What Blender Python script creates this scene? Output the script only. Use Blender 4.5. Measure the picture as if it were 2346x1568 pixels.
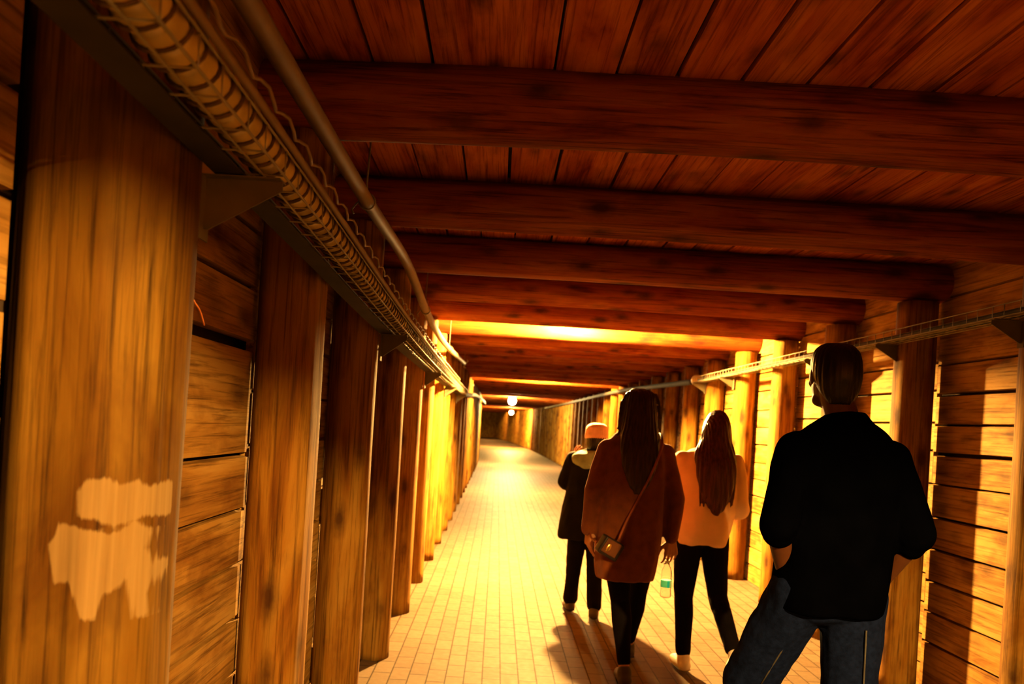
import bpy, bmesh, math, random
from mathutils import Vector, Matrix, noise

for o in list(bpy.data.objects):
    bpy.data.objects.remove(o)
SC = bpy.context.scene
COL = SC.collection
V = Vector
PI = math.pi

# ------------------------------------------------------------------ camera, world, exposure
CAM_H = 1.45
ROLL = math.atan(0.061)
FPX = 1789.0
cam_data = bpy.data.cameras.new('camera')
cam_data.sensor_width = 36.0
cam_data.lens = FPX / 2346 * 36.0
cam_data.shift_x = (1173 - 1140) / 2346
cam_data.shift_y = (968 - 784) / 2346
cam_data.clip_start = 0.02
cam_data.dof.use_dof = True
cam_data.dof.focus_distance = 2.4
cam_data.dof.aperture_fstop = 4.0
cam = bpy.data.objects.new('camera', cam_data)
COL.objects.link(cam)
# looks along +Y, level, rolled so that the right side of the picture hangs lower
cam.matrix_world = Matrix.Translation((0, 0, CAM_H)) @ Matrix.Rotation(PI / 2, 4, 'X') @ Matrix.Rotation(ROLL, 4, 'Z')
SC.camera = cam

world = bpy.data.worlds.new('world')
SC.world = world
world.use_nodes = True
world.node_tree.nodes['Background'].inputs[0].default_value = (0.10, 0.05, 0.03, 1)
world.node_tree.nodes['Background'].inputs[1].default_value = 0.0
SC.view_settings.view_transform = 'Standard'
SC.view_settings.look = 'None'
SC.view_settings.gamma = 1.0
SC.view_settings.use_curve_mapping = False
SC.view_settings.exposure = 0.0
SC.cycles.max_bounces = 7
SC.cycles.diffuse_bounces = 4

LAMP_POWER = 80000.0          # radiance of the lamp globes
LAMP_COLOR = (1.0, 0.54, 0.13)

# ------------------------------------------------------------------ layout of the tunnel
BAY = 1.10
Y_FIRST = 0.30
N_FRAMES = 66
def drift(y):
    return 0.0 if y < 22 else -1.5 * ((y - 22) / 38.0) ** 2
XL, XR = -0.57, 2.40          # inner faces of the posts
WL, WR = -0.788, 2.625        # faces of the plank walls
Z_BEAM = 2.32                 # underside of the beams
Z_CEIL = 2.550
FRAME_Y = [Y_FIRST + BAY * k for k in range(N_FRAMES)]

# ------------------------------------------------------------------ materials
def new_mat(name):
    m = bpy.data.materials.new(name)
    m.use_nodes = True
    nt = m.node_tree
    return m, nt, nt.nodes['Principled BSDF']
def N(nt, t, **kw):
    n = nt.nodes.new(t)
    for k, v in kw.items():
        setattr(n, k, v)
    return n
def ramp(nt, src, stops):
    r = N(nt, 'ShaderNodeValToRGB')
    el = r.color_ramp.elements
    while len(el) > 1:
        el.remove(el[-1])
    el[0].position = stops[0][0]
    c = stops[0][1]
    el[0].color = (*c, 1) if len(c) == 3 else c
    for p, c in stops[1:]:
        e = el.new(p)
        e.color = (*c, 1)
    nt.links.new(src, r.inputs[0])
    return r.outputs[0]
def mixc(nt, fac, a, b, mode='MIX'):
    m = N(nt, 'ShaderNodeMix', data_type='RGBA', blend_type=mode)
    for sock, val in ((m.inputs[0], fac), (m.inputs[6], a), (m.inputs[7], b)):
        if isinstance(val, (int, float)):
            sock.default_value = val
        elif isinstance(val, tuple):
            sock.default_value = (*val, 1)
        else:
            nt.links.new(val, sock)
    return m.outputs[2]
def mathn(nt, op, a, b=None, clamp=False):
    m = N(nt, 'ShaderNodeMath', operation=op, use_clamp=clamp)
    for i, val in enumerate((a, b)):
        if val is None:
            continue
        if isinstance(val, (int, float)):
            m.inputs[i].default_value = val
        else:
            nt.links.new(val, m.inputs[i])
    return m.outputs[0]

def wood(name, axis=2, dark=(0.30, 0.15, 0.06), mid=(0.60, 0.38, 0.19), light=(0.78, 0.56, 0.32),
         attr=None, pale=False, rough=0.8, knots=1.0, grain=1.0, k=0.29, ex=(1.35, 1.6, 2.3)):
    """timber: long fibres along the given local axis, blotches, knots, small cracks"""
    dark, mid, light = [tuple(k * c ** g for c, g in zip(t, (1.35, 1.55, 2.2) if pale else ex)) for t in (dark, mid, light)]
    m, nt, b = new_mat(name)
    L = nt.links.new
    tc = N(nt, 'ShaderNodeTexCoord')
    add = N(nt, 'ShaderNodeVectorMath', operation='ADD')
    L(tc.outputs['Object'], add.inputs[0])
    sc = N(nt, 'ShaderNodeVectorMath', operation='SCALE')
    if attr:
        at = N(nt, 'ShaderNodeAttribute', attribute_name=attr)
        cmb = N(nt, 'ShaderNodeCombineXYZ')
        for i in range(3):
            L(at.outputs['Fac'], cmb.inputs[i])
        L(cmb.outputs[0], sc.inputs[0])
        rnd = at.outputs['Fac']
    else:
        oi = N(nt, 'ShaderNodeObjectInfo')
        cmb = N(nt, 'ShaderNodeCombineXYZ')
        for i in range(3):
            L(oi.outputs['Random'], cmb.inputs[i])
        L(cmb.outputs[0], sc.inputs[0])
        rnd = oi.outputs['Random']
    sc.inputs['Scale'].default_value = 37.0
    L(sc.outputs[0], add.inputs[1])
    def mapped(s_along, s_across):
        mp = N(nt, 'ShaderNodeMapping')
        s = [s_across] * 3
        s[axis] = s_along
        mp.inputs['Scale'].default_value = s
        L(add.outputs[0], mp.inputs['Vector'])
        return mp.outputs[0]
    def noise_t(vec, scale, detail=4, dist=0.0, rgh=0.55):
        n = N(nt, 'ShaderNodeTexNoise')
        n.inputs['Scale'].default_value = scale
        n.inputs['Detail'].default_value = detail
        n.inputs['Distortion'].default_value = dist
        n.inputs['Roughness'].default_value = rgh
        L(vec, n.inputs['Vector'])
        return n.outputs[0]
    fib = noise_t(mapped(1.5, 48.0), 1.6, 7, 0.5, 0.65)
    broad = noise_t(mapped(1.4, 9.0), 1.0, 5, 0.8)
    blot = noise_t(mapped(2.0, 4.5), 1.0, 5, 0.3, 0.6)
    col = ramp(nt, broad, [(0.25, dark), (0.45, mid), (0.72, light)])
    col = mixc(nt, 0.85 * grain, col, ramp(nt, fib, [(0.30, tuple(c * 0.55 for c in mid)), (0.52, (1.0, 0.97, 0.92)), (0.7, (1, 1, 1))]), 'MULTIPLY')
    col = mixc(nt, 0.8, col, ramp(nt, blot, [(0.30, (0.48, 0.36, 0.28)), (0.46, (1, 1, 1))]), 'MULTIPLY')
    # per piece tone
    tone = ramp(nt, rnd, [(0.0, (0.78, 0.74, 0.70)), (0.5, (1, 1, 1)), (1.0, (0.88, 0.82, 0.74))])
    col = mixc(nt, 0.8, col, tone, 'MULTIPLY')
    # knots
    vo = N(nt, 'ShaderNodeTexVoronoi')
    vo.inputs['Scale'].default_value = 1.0
    L(mapped(3.4, 8.0), vo.inputs['Vector'])
    wob = noise_t(mapped(20, 30), 1.0, 3)
    dd = mathn(nt, 'ADD', vo.outputs['Distance'], mathn(nt, 'MULTIPLY', mathn(nt, 'SUBTRACT', wob, 0.5), 0.18))
    kn = ramp(nt, dd, [(0.10, (1, 1, 1)), (0.22, (0.45, 0.45, 0.45)), (0.36, (0, 0, 0))])
    col = mixc(nt, mathn(nt, 'MULTIPLY', kn, 0.85 * knots), col, (0.022, 0.006, 0.002))
    if pale:
        pa = N(nt, 'ShaderNodeAttribute', attribute_name='pale')
        st = noise_t(mapped(2.0, 60.0), 1.6, 4)
        ed = noise_t(mapped(14, 22.0), 1.0, 4)
        v = mathn(nt, 'ADD', pa.outputs['Fac'], mathn(nt, 'MULTIPLY', mathn(nt, 'SUBTRACT', st, 0.5), 0.9))
        v = mathn(nt, 'ADD', v, mathn(nt, 'MULTIPLY', mathn(nt, 'SUBTRACT', ed, 0.5), 0.5))
        mk = ramp(nt, v, [(0.36, (0, 0, 0)), (0.62, (1, 1, 1))])
        col = mixc(nt, mathn(nt, 'MULTIPLY', mk, mathn(nt, 'ADD', mathn(nt, 'MULTIPLY', st, 0.9), 0.25, True)), col, (0.19, 0.125, 0.05))
    L(col, b.inputs['Base Color'])
    b.inputs['Roughness'].default_value = rough
    b.inputs['Specular IOR Level'].default_value = 0.08
    bp = N(nt, 'ShaderNodeBump')
    bp.inputs['Strength'].default_value = 0.35
    bp.inputs['Distance'].default_value = 0.004
    h = mathn(nt, 'SUBTRACT', fib, mathn(nt, 'MULTIPLY', kn, 0.4))
    L(h, bp.inputs['Height'])
    L(bp.outputs[0], b.inputs['Normal'])
    return m

def plain(name, color, rough=0.6, metal=0.0, noise_amt=0.25, nscale=12.0, bump=0.0, bscale=60, sheen=0.0, spec=0.15):
    m, nt, b = new_mat(name)
    L = nt.links.new
    tc = N(nt, 'ShaderNodeTexCoord')
    n = N(nt, 'ShaderNodeTexNoise')
    n.inputs['Scale'].default_value = nscale
    n.inputs['Detail'].default_value = 5
    L(tc.outputs['Object'], n.inputs['Vector'])
    lo = tuple(c * (1 - noise_amt) for c in color)
    hi = tuple(min(1, c * (1 + noise_amt)) for c in color)
    L(ramp(nt, n.outputs[0], [(0.3, lo), (0.7, hi)]), b.inputs['Base Color'])
    b.inputs['Roughness'].default_value = rough
    b.inputs['Metallic'].default_value = metal
    b.inputs['Specular IOR Level'].default_value = spec
    if sheen:
        b.inputs['Sheen Weight'].default_value = sheen
        b.inputs['Sheen Roughness'].default_value = 0.5
        b.inputs['Sheen Tint'].default_value = (*[min(1, c * 1.4 + .1) for c in color], 1)
    if bump:
        n2 = N(nt, 'ShaderNodeTexNoise')
        n2.inputs['Scale'].default_value = bscale
        n2.inputs['Detail'].default_value = 3
        L(tc.outputs['Object'], n2.inputs['Vector'])
        bp = N(nt, 'ShaderNodeBump')
        bp.inputs['Strength'].default_value = bump
        bp.inputs['Distance'].default_value = 0.004
        L(n2.outputs[0], bp.inputs['Height'])
        L(bp.outputs[0], b.inputs['Normal'])
    return m

M = {}
M['post'] = wood('post_timber', 2, dark=(0.34, 0.17, 0.06), mid=(0.66, 0.43, 0.20), light=(0.84, 0.62, 0.34))
M['post_near'] = wood('patched_post_timber', 2, dark=(0.33, 0.17, 0.06), mid=(0.58, 0.38, 0.16), light=(0.76, 0.54, 0.26), pale=True, knots=0.4, k=.19)
M['beam'] = wood('beam_timber', 0, dark=(0.26, 0.12, 0.045), mid=(0.50, 0.28, 0.12), light=(0.68, 0.43, 0.21), knots=1.0, k=0.37, ex=(1.35, 2.1, 2.6))
M['board'] = wood('wall_board_timber', 1, dark=(0.36, 0.20, 0.09), mid=(0.66, 0.45, 0.23), light=(0.80, 0.60, 0.35), attr='tone', knots=0.7, k=.44, ex=(1.35, 1.5, 1.9))
M['ceil'] = wood('ceiling_board_timber', 1, dark=(0.30, 0.15, 0.06), mid=(0.54, 0.33, 0.15), light=(0.70, 0.47, 0.24), attr='tone', knots=0.8, k=0.85, ex=(1.35, 2.1, 2.6))
M['dark'] = plain('rock_behind_boards', (0.035, 0.022, 0.014), 0.95, bump=0.6, bscale=12)

def floor_mat():
    m, nt, b = new_mat('brick_paving')
    L = nt.links.new
    tc = N(nt, 'ShaderNodeTexCoord')
    sp = N(nt, 'ShaderNodeSeparateXYZ')
    L(tc.outputs['Object'], sp.inputs[0])
    cb = N(nt, 'ShaderNodeCombineXYZ')
    L(sp.outputs[1], cb.inputs[0])
    L(sp.outputs[0], cb.inputs[1])
    br = N(nt, 'ShaderNodeTexBrick')
    br.offset = 0.5
    br.inputs['Scale'].default_value = 1.0
    br.inputs['Brick Width'].default_value = 0.205
    br.inputs['Row Height'].default_value = 0.103
    br.inputs['Mortar Size'].default_value = 0.0042
    br.inputs['Mortar Smooth'].default_value = 0.4
    br.inputs['Bias'].default_value = 0.0
    br.inputs['Color1'].default_value = (0.076, 0.053, 0.034, 1)
    br.inputs['Color2'].default_value = (0.096, 0.067, 0.044, 1)
    br.inputs['Mortar'].default_value = (0.020, 0.012, 0.006, 1)
    L(cb.outputs[0], br.inputs['Vector'])
    n = N(nt, 'ShaderNodeTexNoise')
    n.inputs['Scale'].default_value = 1.3
    n.inputs['Detail'].default_value = 6
    L(tc.outputs['Object'], n.inputs['Vector'])
    col = mixc(nt, 0.5, br.outputs['Color'], ramp(nt, n.outputs[0], [(0.3, (0.72, 0.66, 0.6)), (0.65, (1, 1, 1))]), 'MULTIPLY')
    L(col, b.inputs['Base Color'])
    n3 = N(nt, 'ShaderNodeTexNoise')
    n3.inputs['Scale'].default_value = 25
    n3.inputs['Detail'].default_value = 4
    L(tc.outputs['Object'], n3.inputs['Vector'])
    L(ramp(nt, n3.outputs[0], [(0.3, (0.55, 0.55, 0.55)), (0.7, (0.7, 0.7, 0.7))]), b.inputs['Roughness'])
    b.inputs['Specular IOR Level'].default_value = 0.03
    bp = N(nt, 'ShaderNodeBump')
    bp.inputs['Strength'].default_value = 0.6
    bp.inputs['Distance'].default_value = 0.004
    h = mathn(nt, 'ADD', mathn(nt, 'MULTIPLY', br.outputs['Fac'], -1.0), mathn(nt, 'MULTIPLY', n3.outputs[0], 0.35))
    L(h, bp.inputs['Height'])
    L(bp.outputs[0], b.inputs['Normal'])
    return m
M['floor'] = floor_mat()
M['metal'] = plain('galvanised_metal', (0.16, 0.14, 0.08), 0.6, 0.0, 0.3, 9)
M['bracket'] = plain('dull_grey_bracket_metal', (0.07, 0.055, 0.025), 0.8, 0.0, 0.25, 9)
M['hose'] = plain('yellowed_hose_plastic', (0.32, 0.25, 0.08), 0.42, 0.0, 0.3, 14, bump=0.2, bscale=30)
M['ring'] = plain('hose_rib_dark', (0.05, 0.03, 0.012), 0.6)
M['conduit'] = plain('brown_conduit_plastic', (0.13, 0.085, 0.035), 0.6, 0.0, 0.15, 9)
M['wire'] = plain('orange_wire', (0.85, 0.25, 0.05), 0.5)
M['cable'] = plain('dark_cable', (0.018, 0.014, 0.008), 0.8)
M['lamp_base'] = plain('lamp_base_metal', (0.35, 0.30, 0.2), 0.5)

def emit(name, color, strength):
    m, nt, b = new_mat(name)
    b.inputs['Base Color'].default_value = (*color, 1)
    b.inputs['Emission Color'].default_value = (*color, 1)
    b.inputs['Emission Strength'].default_value = strength
    return m

# ------------------------------------------------------------------ object helpers
def tag(o, label=None, cat=None, group=None, kind=None):
    if label: o['label'] = label
    if cat: o['category'] = cat
    if group: o['group'] = group
    if kind: o['kind'] = kind
    return o
def link(name, me, mat=None, parent=None, loc=None):
    o = bpy.data.objects.new(name, me)
    if mat and me is not None and not me.materials:
        me.materials.append(mat)
    COL.objects.link(o)
    if loc is not None:
        o.location = loc
    if parent:
        o.parent = parent
    return o
def finish(bm, name, smooth=True):
    me = bpy.data.meshes.new(name)
    bmesh.ops.recalc_face_normals(bm, faces=bm.faces)
    for f in bm.faces:
        f.smooth = smooth
    bm.to_mesh(me)
    bm.free()
    return me
def add_box(bm, x0, x1, y0, y1, z0, z1):
    vs = [bm.verts.new(c) for c in ((x0, y0, z0), (x1, y0, z0), (x1, y1, z0), (x0, y1, z0),
                                    (x0, y0, z1), (x1, y0, z1), (x1, y1, z1), (x0, y1, z1))]
    fs = []
    for q in ((0, 1, 2, 3), (4, 5, 6, 7), (0, 1, 5, 4), (1, 2, 6, 5), (2, 3, 7, 6), (3, 0, 4, 7)):
        fs.append(bm.faces.new([vs[i] for i in q]))
    return vs, fs
def add_hexa(bm, pts):
    vs = [bm.verts.new(c) for c in pts]
    fs = []
    for q in ((0, 1, 2, 3), (4, 5, 6, 7), (0, 1, 5, 4), (1, 2, 6, 5), (2, 3, 7, 6), (3, 0, 4, 7)):
        fs.append(bm.faces.new([vs[i] for i in q]))
    return vs, fs
def ring_tube(bm, pts, radii, seg=12, closed=False, flat=1.0):
    """tube through points; radii a number or list"""
    pts = [V(p) for p in pts]
    n = len(pts)
    if isinstance(radii, (int, float)):
        radii = [radii] * n
    rings = []
    prev = None
    for i, p in enumerate(pts):
        a = pts[(i - 1) % n] if (i > 0 or closed) else p
        c = pts[(i + 1) % n] if (i < n - 1 or closed) else p
        d = (c - a).normalized() if (c - a).length > 1e-9 else V((0, 0, 1))
        if prev is None:
            up = V((0, 0, 1)) if abs(d.z) < 0.9 else V((1, 0, 0))
            s = d.cross(up).normalized()
        else:
            s = (prev - d * prev.dot(d)).normalized()
        prev = s
        t = d.cross(s).normalized()
        rings.append([bm.verts.new(p + (s * math.cos(2 * PI * k / seg) + t * math.sin(2 * PI * k / seg) * flat) * radii[i]) for k in range(seg)])
    m = n if closed else n - 1
    for i in range(m):
        A, B = rings[i], rings[(i + 1) % n]
        for k in range(seg):
            bm.faces.new((A[k], A[(k + 1) % seg], B[(k + 1) % seg], B[k]))
    if not closed:
        bm.faces.new(rings[0][::-1])
        bm.faces.new(rings[-1])
    return rings

# ------------------------------------------------------------------ logs
def log_mesh(name, length, r, seed, seg=30, step=0.07, bow=(0, 0), facets=5, taper=0.0, amp=1.0):
    """a slightly hewn log along local Z from 0 to length"""
    rnd = random.Random(seed)
    fac = [(rnd.uniform(0, 2 * PI), rnd.uniform(0.86, 0.96)) for _ in range(facets)]
    bm = bmesh.new()
    nr = max(3, int(length / step))
    rings = []
    for i in range(nr + 1):
        z = length * i / nr
        ring = []
        rr = r * (1 + taper * (z / length - 0.5))
        bx = bow[0] * math.sin(PI * z / length)
        by = bow[1] * math.sin(PI * z / length)
        for k in range(seg):
            th = 2 * PI * k / seg
            q = 1.0
            for (fa, fd) in fac:
                c = math.cos(th - fa)
                if c > 0.3:
                    q = min(q, fd / c)
            q = min(q, 1.0)
            nz = noise.noise(V((math.cos(th) * 1.3 + seed * 3.1, math.sin(th) * 1.3, z * 1.2))) * 0.035 * amp
            nz += noise.noise(V((math.cos(th) * 4 + seed, math.sin(th) * 4, z * 3.0))) * 0.012 * amp
            ra = rr * (q + nz)
            ring.append(bm.verts.new((bx + ra * math.cos(th), by + ra * math.sin(th), z)))
        rings.append(ring)
    for i in range(nr):
        for k in range(seg):
            bm.faces.new((rings[i][k], rings[i][(k + 1) % seg], rings[i + 1][(k + 1) % seg], rings[i + 1][k]))
    bm.faces.new(rings[0][::-1])
    bm.faces.new(rings[-1])
    return finish(bm, name)

ORD = ['first', 'second', 'third', 'fourth', 'fifth', 'sixth', 'seventh', 'eighth', 'ninth', 'tenth', 'eleventh', 'twelfth']

# ------------------------------------------------------------------ floor, walls, ceiling (the setting)
YB, YE = -4.2, FRAME_Y[-1]
def strip(name, xa, xb, z, mat, kind='structure'):
    bm = bmesh.new()
    ys = [YB] + [y for y in range(0, 22, 2)] + [22 + 1.5 * k for k in range(36)]
    ys = [y for y in ys if y < YE] + [YE]
    prev = None
    for y in ys:
        d = drift(y)
        row = [bm.verts.new((xa + d, y, z)), bm.verts.new((xb + d, y, z)), bm.verts.new((xb + d, y, z - 0.08)), bm.verts.new((xa + d, y, z - 0.08))]
        if prev:
            for i in range(4):
                bm.faces.new((prev[i], prev[(i + 1) % 4], row[(i + 1) % 4], row[i]))
        else:
            bm.faces.new(row)
        prev = row
    bm.faces.new(prev[::-1])
    return tag(link(name, finish(bm, name, False), mat), kind=kind)
strip('floor', -0.95, 2.8, 0.0, M['floor'])
rnd = random.Random(11)

def board_wall(name, side):
    """horizontal boards, bay by bay, nailed behind the posts; dark rock behind the gaps"""
    bm = bmesh.new()
    tone = bm.faces.layers.float.new('tone_f')
    def put(pts, tn):
        vs, fs = add_hexa(bm, pts)
        for f in fs:
            f[tone] = tn
            f.material_index = 0
    ys = [YB] + FRAME_Y
    x0 = WL if side < 0 else WR
    for bi in range(len(ys) - 1):
        ya, yb = ys[bi], ys[bi + 1]
        if side < 0 and abs(yb - 1.4) < .01: yb -= 0.16
        if side < 0 and abs(ya - 1.4) < .01: ya += 0.13
        da, db = drift(ya), drift(yb)
        if side < 0 and abs(ys[bi] - 1.4) < 0.01:
            edges = [0.0, .25, .425, .60, .775, .95, 1.125, 1.30, 1.645, 1.825, 2.0, 2.2, 2.4, 2.56]
            gaps = {1.645: 0.026, 1.30: 0.006}
        elif side > 0 and abs(ys[bi] - 3.6) < 0.01:
            edges = [0.0, .3, .48, .66, .85, 1.04, 1.24, 1.42, 1.59, 1.77, 1.95, 2.15, 2.35, 2.56]
            gaps = {1.77: .012, 1.42: .012, 1.04: .01}
        else:
            edges = [0.0]
            off = rnd.uniform(-0.05, 0.05)
            z = 0.17 + off
            while z < 2.48:
                edges.append(z)
                z += rnd.uniform(0.165, 0.2)
            edges.append(2.56)
            gaps = {}
        for i in range(len(edges) - 1):
            za, zb = edges[i], edges[i + 1]
            g0 = gaps.get(za, 0.004) * 0.5 + (0.004 if za > 0 else 0)
            g1 = gaps.get(zb, 0.004) * 0.5
            jit = rnd.uniform(-0.006, 0.0)
            t = 0.03
            sl = rnd.uniform(-0.004, 0.004)
            xin = x0 + jit * (1 if side < 0 else -1)
            xo = xin + side * t
            c = 0.004
            # two hexas: body plus a chamfered face
            pts = [(xin + da, ya, za + g0 + c), (xin + db, yb, za + g0 + c + sl), (xo + db, yb, za + g0 + sl), (xo + da, ya, za + g0),
                   (xin + da, ya, zb - g1 - c), (xin + db, yb, zb - g1 - c + sl), (xo + db, yb, zb - g1 + sl), (xo + da, ya, zb - g1)]
            put(pts, rnd.random())
        # backing
        xb0, xb1 = x0 + side * 0.09, x0 + side * 0.14
        vs, fs = add_hexa(bm, [(xb0 + da, ys[bi], 0), (xb0 + db, ys[bi + 1], 0), (xb1 + db, ys[bi + 1], 0), (xb1 + da, ys[bi], 0),
                               (xb0 + da, ys[bi], 2.62), (xb0 + db, ys[bi + 1], 2.62), (xb1 + db, ys[bi + 1], 2.62), (xb1 + da, ys[bi], 2.62)])
        for f in fs:
            f.material_index = 1
    me = finish(bm, name, False)
    tone_attr(me)
    me.materials.append(M['board'])
    me.materials.append(M['dark'])
    return tag(link(name, me), kind='structure')
def tone_attr(me):
    src = me.attributes['tone_f']
    vals = [d.value for d in src.data]
    a = me.attributes.new('tone', 'FLOAT', 'FACE')
    for i, v in enumerate(vals):
        a.data[i].value = v
board_wall('wall_left', -1)
board_wall('wall_right', 1)

def ceiling():
    bm = bmesh.new()
    tone = bm.faces.layers.float.new('tone_f')
    ys = [YB] + FRAME_Y
    special = {1.4: [-.85, -.66, -.46, -.268, .111, .30, .49, .69, .89, 1.085, 1.28, 1.48, 1.67, 1.87, 2.06, 2.26, 2.46, 2.68],
               2.5: [-.85, -.606, -.413, -.21, -.016, .19, .45, .645, .865, 1.07, 1.44, 1.64, 1.84, 2.03, 2.23, 2.44, 2.68]}
    for bi in range(len(ys) - 1):
        ya, yb = ys[bi], ys[bi + 1]
        da, db = drift(ya), drift(yb)
        e = None
        for k, v in special.items():
            if abs(k - ya) < 0.01: e = v
        if e is None:
            e = [-0.85]
            x = -0.85 + rnd.uniform(.1, .2)
            while x < 2.56:
                e.append(x)
                x += rnd.uniform(0.17, 0.23)
            e.append(2.68)
        for i in range(len(e) - 1):
            g = rnd.choice([0.003, 0.005, 0.007])
            j = rnd.uniform(-0.004, 0.004)
            xa, xb = e[i] + g, e[i + 1] - g
            z0, z1 = Z_CEIL + j, Z_CEIL + 0.03
            vs, fs = add_hexa(bm, [(xa + da, ya + .002, z0), (xb + da, ya + .002, z0), (xb + db, yb - .002, z0), (xa + db, yb - .002, z0),
                                   (xa + da, ya + .002, z1), (xb + da, ya + .002, z1), (xb + db, yb - .002, z1), (xa + db, yb - .002, z1)])
            tn = rnd.random()
            for f in fs:
                f[tone] = tn
        vs, fs = add_hexa(bm, [(-.9 + da, ya, Z_CEIL + .04), (2.75 + da, ya, Z_CEIL + .04), (2.75 + db, yb, Z_CEIL + .04), (-.9 + db, yb, Z_CEIL + .04),
                               (-.9 + da, ya, Z_CEIL + .09), (2.75 + da, ya, Z_CEIL + .09), (2.75 + db, yb, Z_CEIL + .09), (-.9 + db, yb, Z_CEIL + .09)])
        for f in fs:
            f.material_index = 1
    me = finish(bm, 'ceiling', False)
    tone_attr(me)
    me.materials.append(M['ceil'])
    me.materials.append(M['dark'])
    return tag(link('ceiling', me), kind='structure')
ceiling()
def end_wall(name, y):
    bm = bmesh.new()
    d = drift(y)
    for i in range(14):
        add_box(bm, -0.9 + d, 2.75 + d, y, y + 0.04, i * 0.186 + 0.003, (i + 1) * 0.186 - 0.003)
    tag(link(name, finish(bm, name, False), M['post']), kind='structure')
end_wall('wall_back', YE + 0.16)
end_wall('wall_front', YB - 0.05)

# ------------------------------------------------------------------ posts
POST_R = {0: .10, 1: 0.145, 2: 0.106, 3: 0.108, 4: 0.10, 5: .105, 6: .095}
variants = [log_mesh('post_log_%d' % i, Z_BEAM, 0.105, 100 + i, seg=28, step=0.09, facets=5) for i in range(5)]
beam_var = [log_mesh('beam_log_%d' % i, 3.56, 0.112, 200 + i, seg=28, step=0.09, bow=(rnd.uniform(-.004, .004), 0), facets=4, amp=1.0) for i in range(4)]

def to_world(px, py, d):
    """where a point of the photograph at distance d lies in the tunnel"""
    c, s = math.cos(ROLL), math.sin(ROLL)
    u, v = px - 1140, 968 - py
    return V(((u * c - v * s) * d / FPX, d, CAM_H + (u * s + v * c) * d / FPX))

def near_post():
    """the big hewn post at the left edge with its pale plaster-like splashes"""
    r = 0.145
    cx, cy = XL - r, 1.40
    outline = [
        [(175, 1180), (178, 1125), (198, 1100), (240, 1098), (252, 1112), (285, 1105), (300, 1122), (335, 1108), (348, 1150), (332, 1180), (346, 1222),
         (318, 1200), (290, 1192), (272, 1203), (238, 1214), (215, 1192), (185, 1190)],
        [(130, 1228), (140, 1200), (165, 1205), (196, 1215), (240, 1228), (275, 1205), (302, 1228), (290, 1270), (300, 1312), (320, 1298), (346, 1312), (338, 1346),
         (305, 1336), (287, 1380), (290, 1440), (268, 1436), (264, 1380), (262, 1338), (250, 1358), (226, 1372), (206, 1422), (184, 1416), (170, 1370), (155, 1338), (124, 1336), (114, 1284), (110, 1250)],
        [(324, 1540), (336, 1522), (348, 1545), (350, 1600), (338, 1660), (326, 1600)],
    ]
    polys = []
    for ol in outline:
        q = [to_world(a, b, cy - r * 0.93) for a, b in ol]
        polys.append([(p.x, p.z) for p in q])
    def sdist(x, z):
        best = -1e9
        for P in polys:
            inside = False
            dm = 1e9
            n = len(P)
            for i in range(n):
                x1, z1 = P[i]
                x2, z2 = P[(i + 1) % n]
                if (z1 > z) != (z2 > z) and x < (x2 - x1) * (z - z1) / (z2 - z1) + x1:
                    inside = not inside
                ex, ez = x2 - x1, z2 - z1
                t = max(0, min(1, ((x - x1) * ex + (z - z1) * ez) / (ex * ex + ez * ez + 1e-12)))
                dm = min(dm, math.hypot(x - x1 - t * ex, z - z1 - t * ez))
            best = max(best, dm if inside else -dm)
        return best
    me = log_mesh('near_post', Z_BEAM, r, 5, seg=150, step=0.008, facets=0, amp=0.8)
    # hewn flats: one facing the camera, one towards the walkway
    for v in me.vertices:
        th = math.atan2(v.co.y, v.co.x)
        rr = math.hypot(v.co.x, v.co.y)
        q = 1.0
        for fa, fd in ((-PI / 2, 0.93), (-0.15, 0.97), (-0.85, 0.985), (-2.4, 0.97)):
            c = math.cos(th - fa)
            if c > 0.3:
                q = min(q, fd / c)
        if rr > 1e-6:
            v.co.x *= q
            v.co.y *= q
    a = me.attributes.new('pale', 'FLOAT', 'POINT')
    for v in me.vertices:
        val = 0.0
        if v.co.y < 0 and v.co.z < 1.5:
            d = sdist(v.co.x + cx, v.co.z)
            val = max(0.0, min(1.0, 0.5 + d / 0.02))
        a.data[v.index].value = val
    o = link('log_post', me, M['post_near'], None, (cx, cy, 0))
    tag(o, 'broad hewn log post at far left with pale dripping splashes', 'post', 'log posts along the left wall')
near_post()

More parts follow.
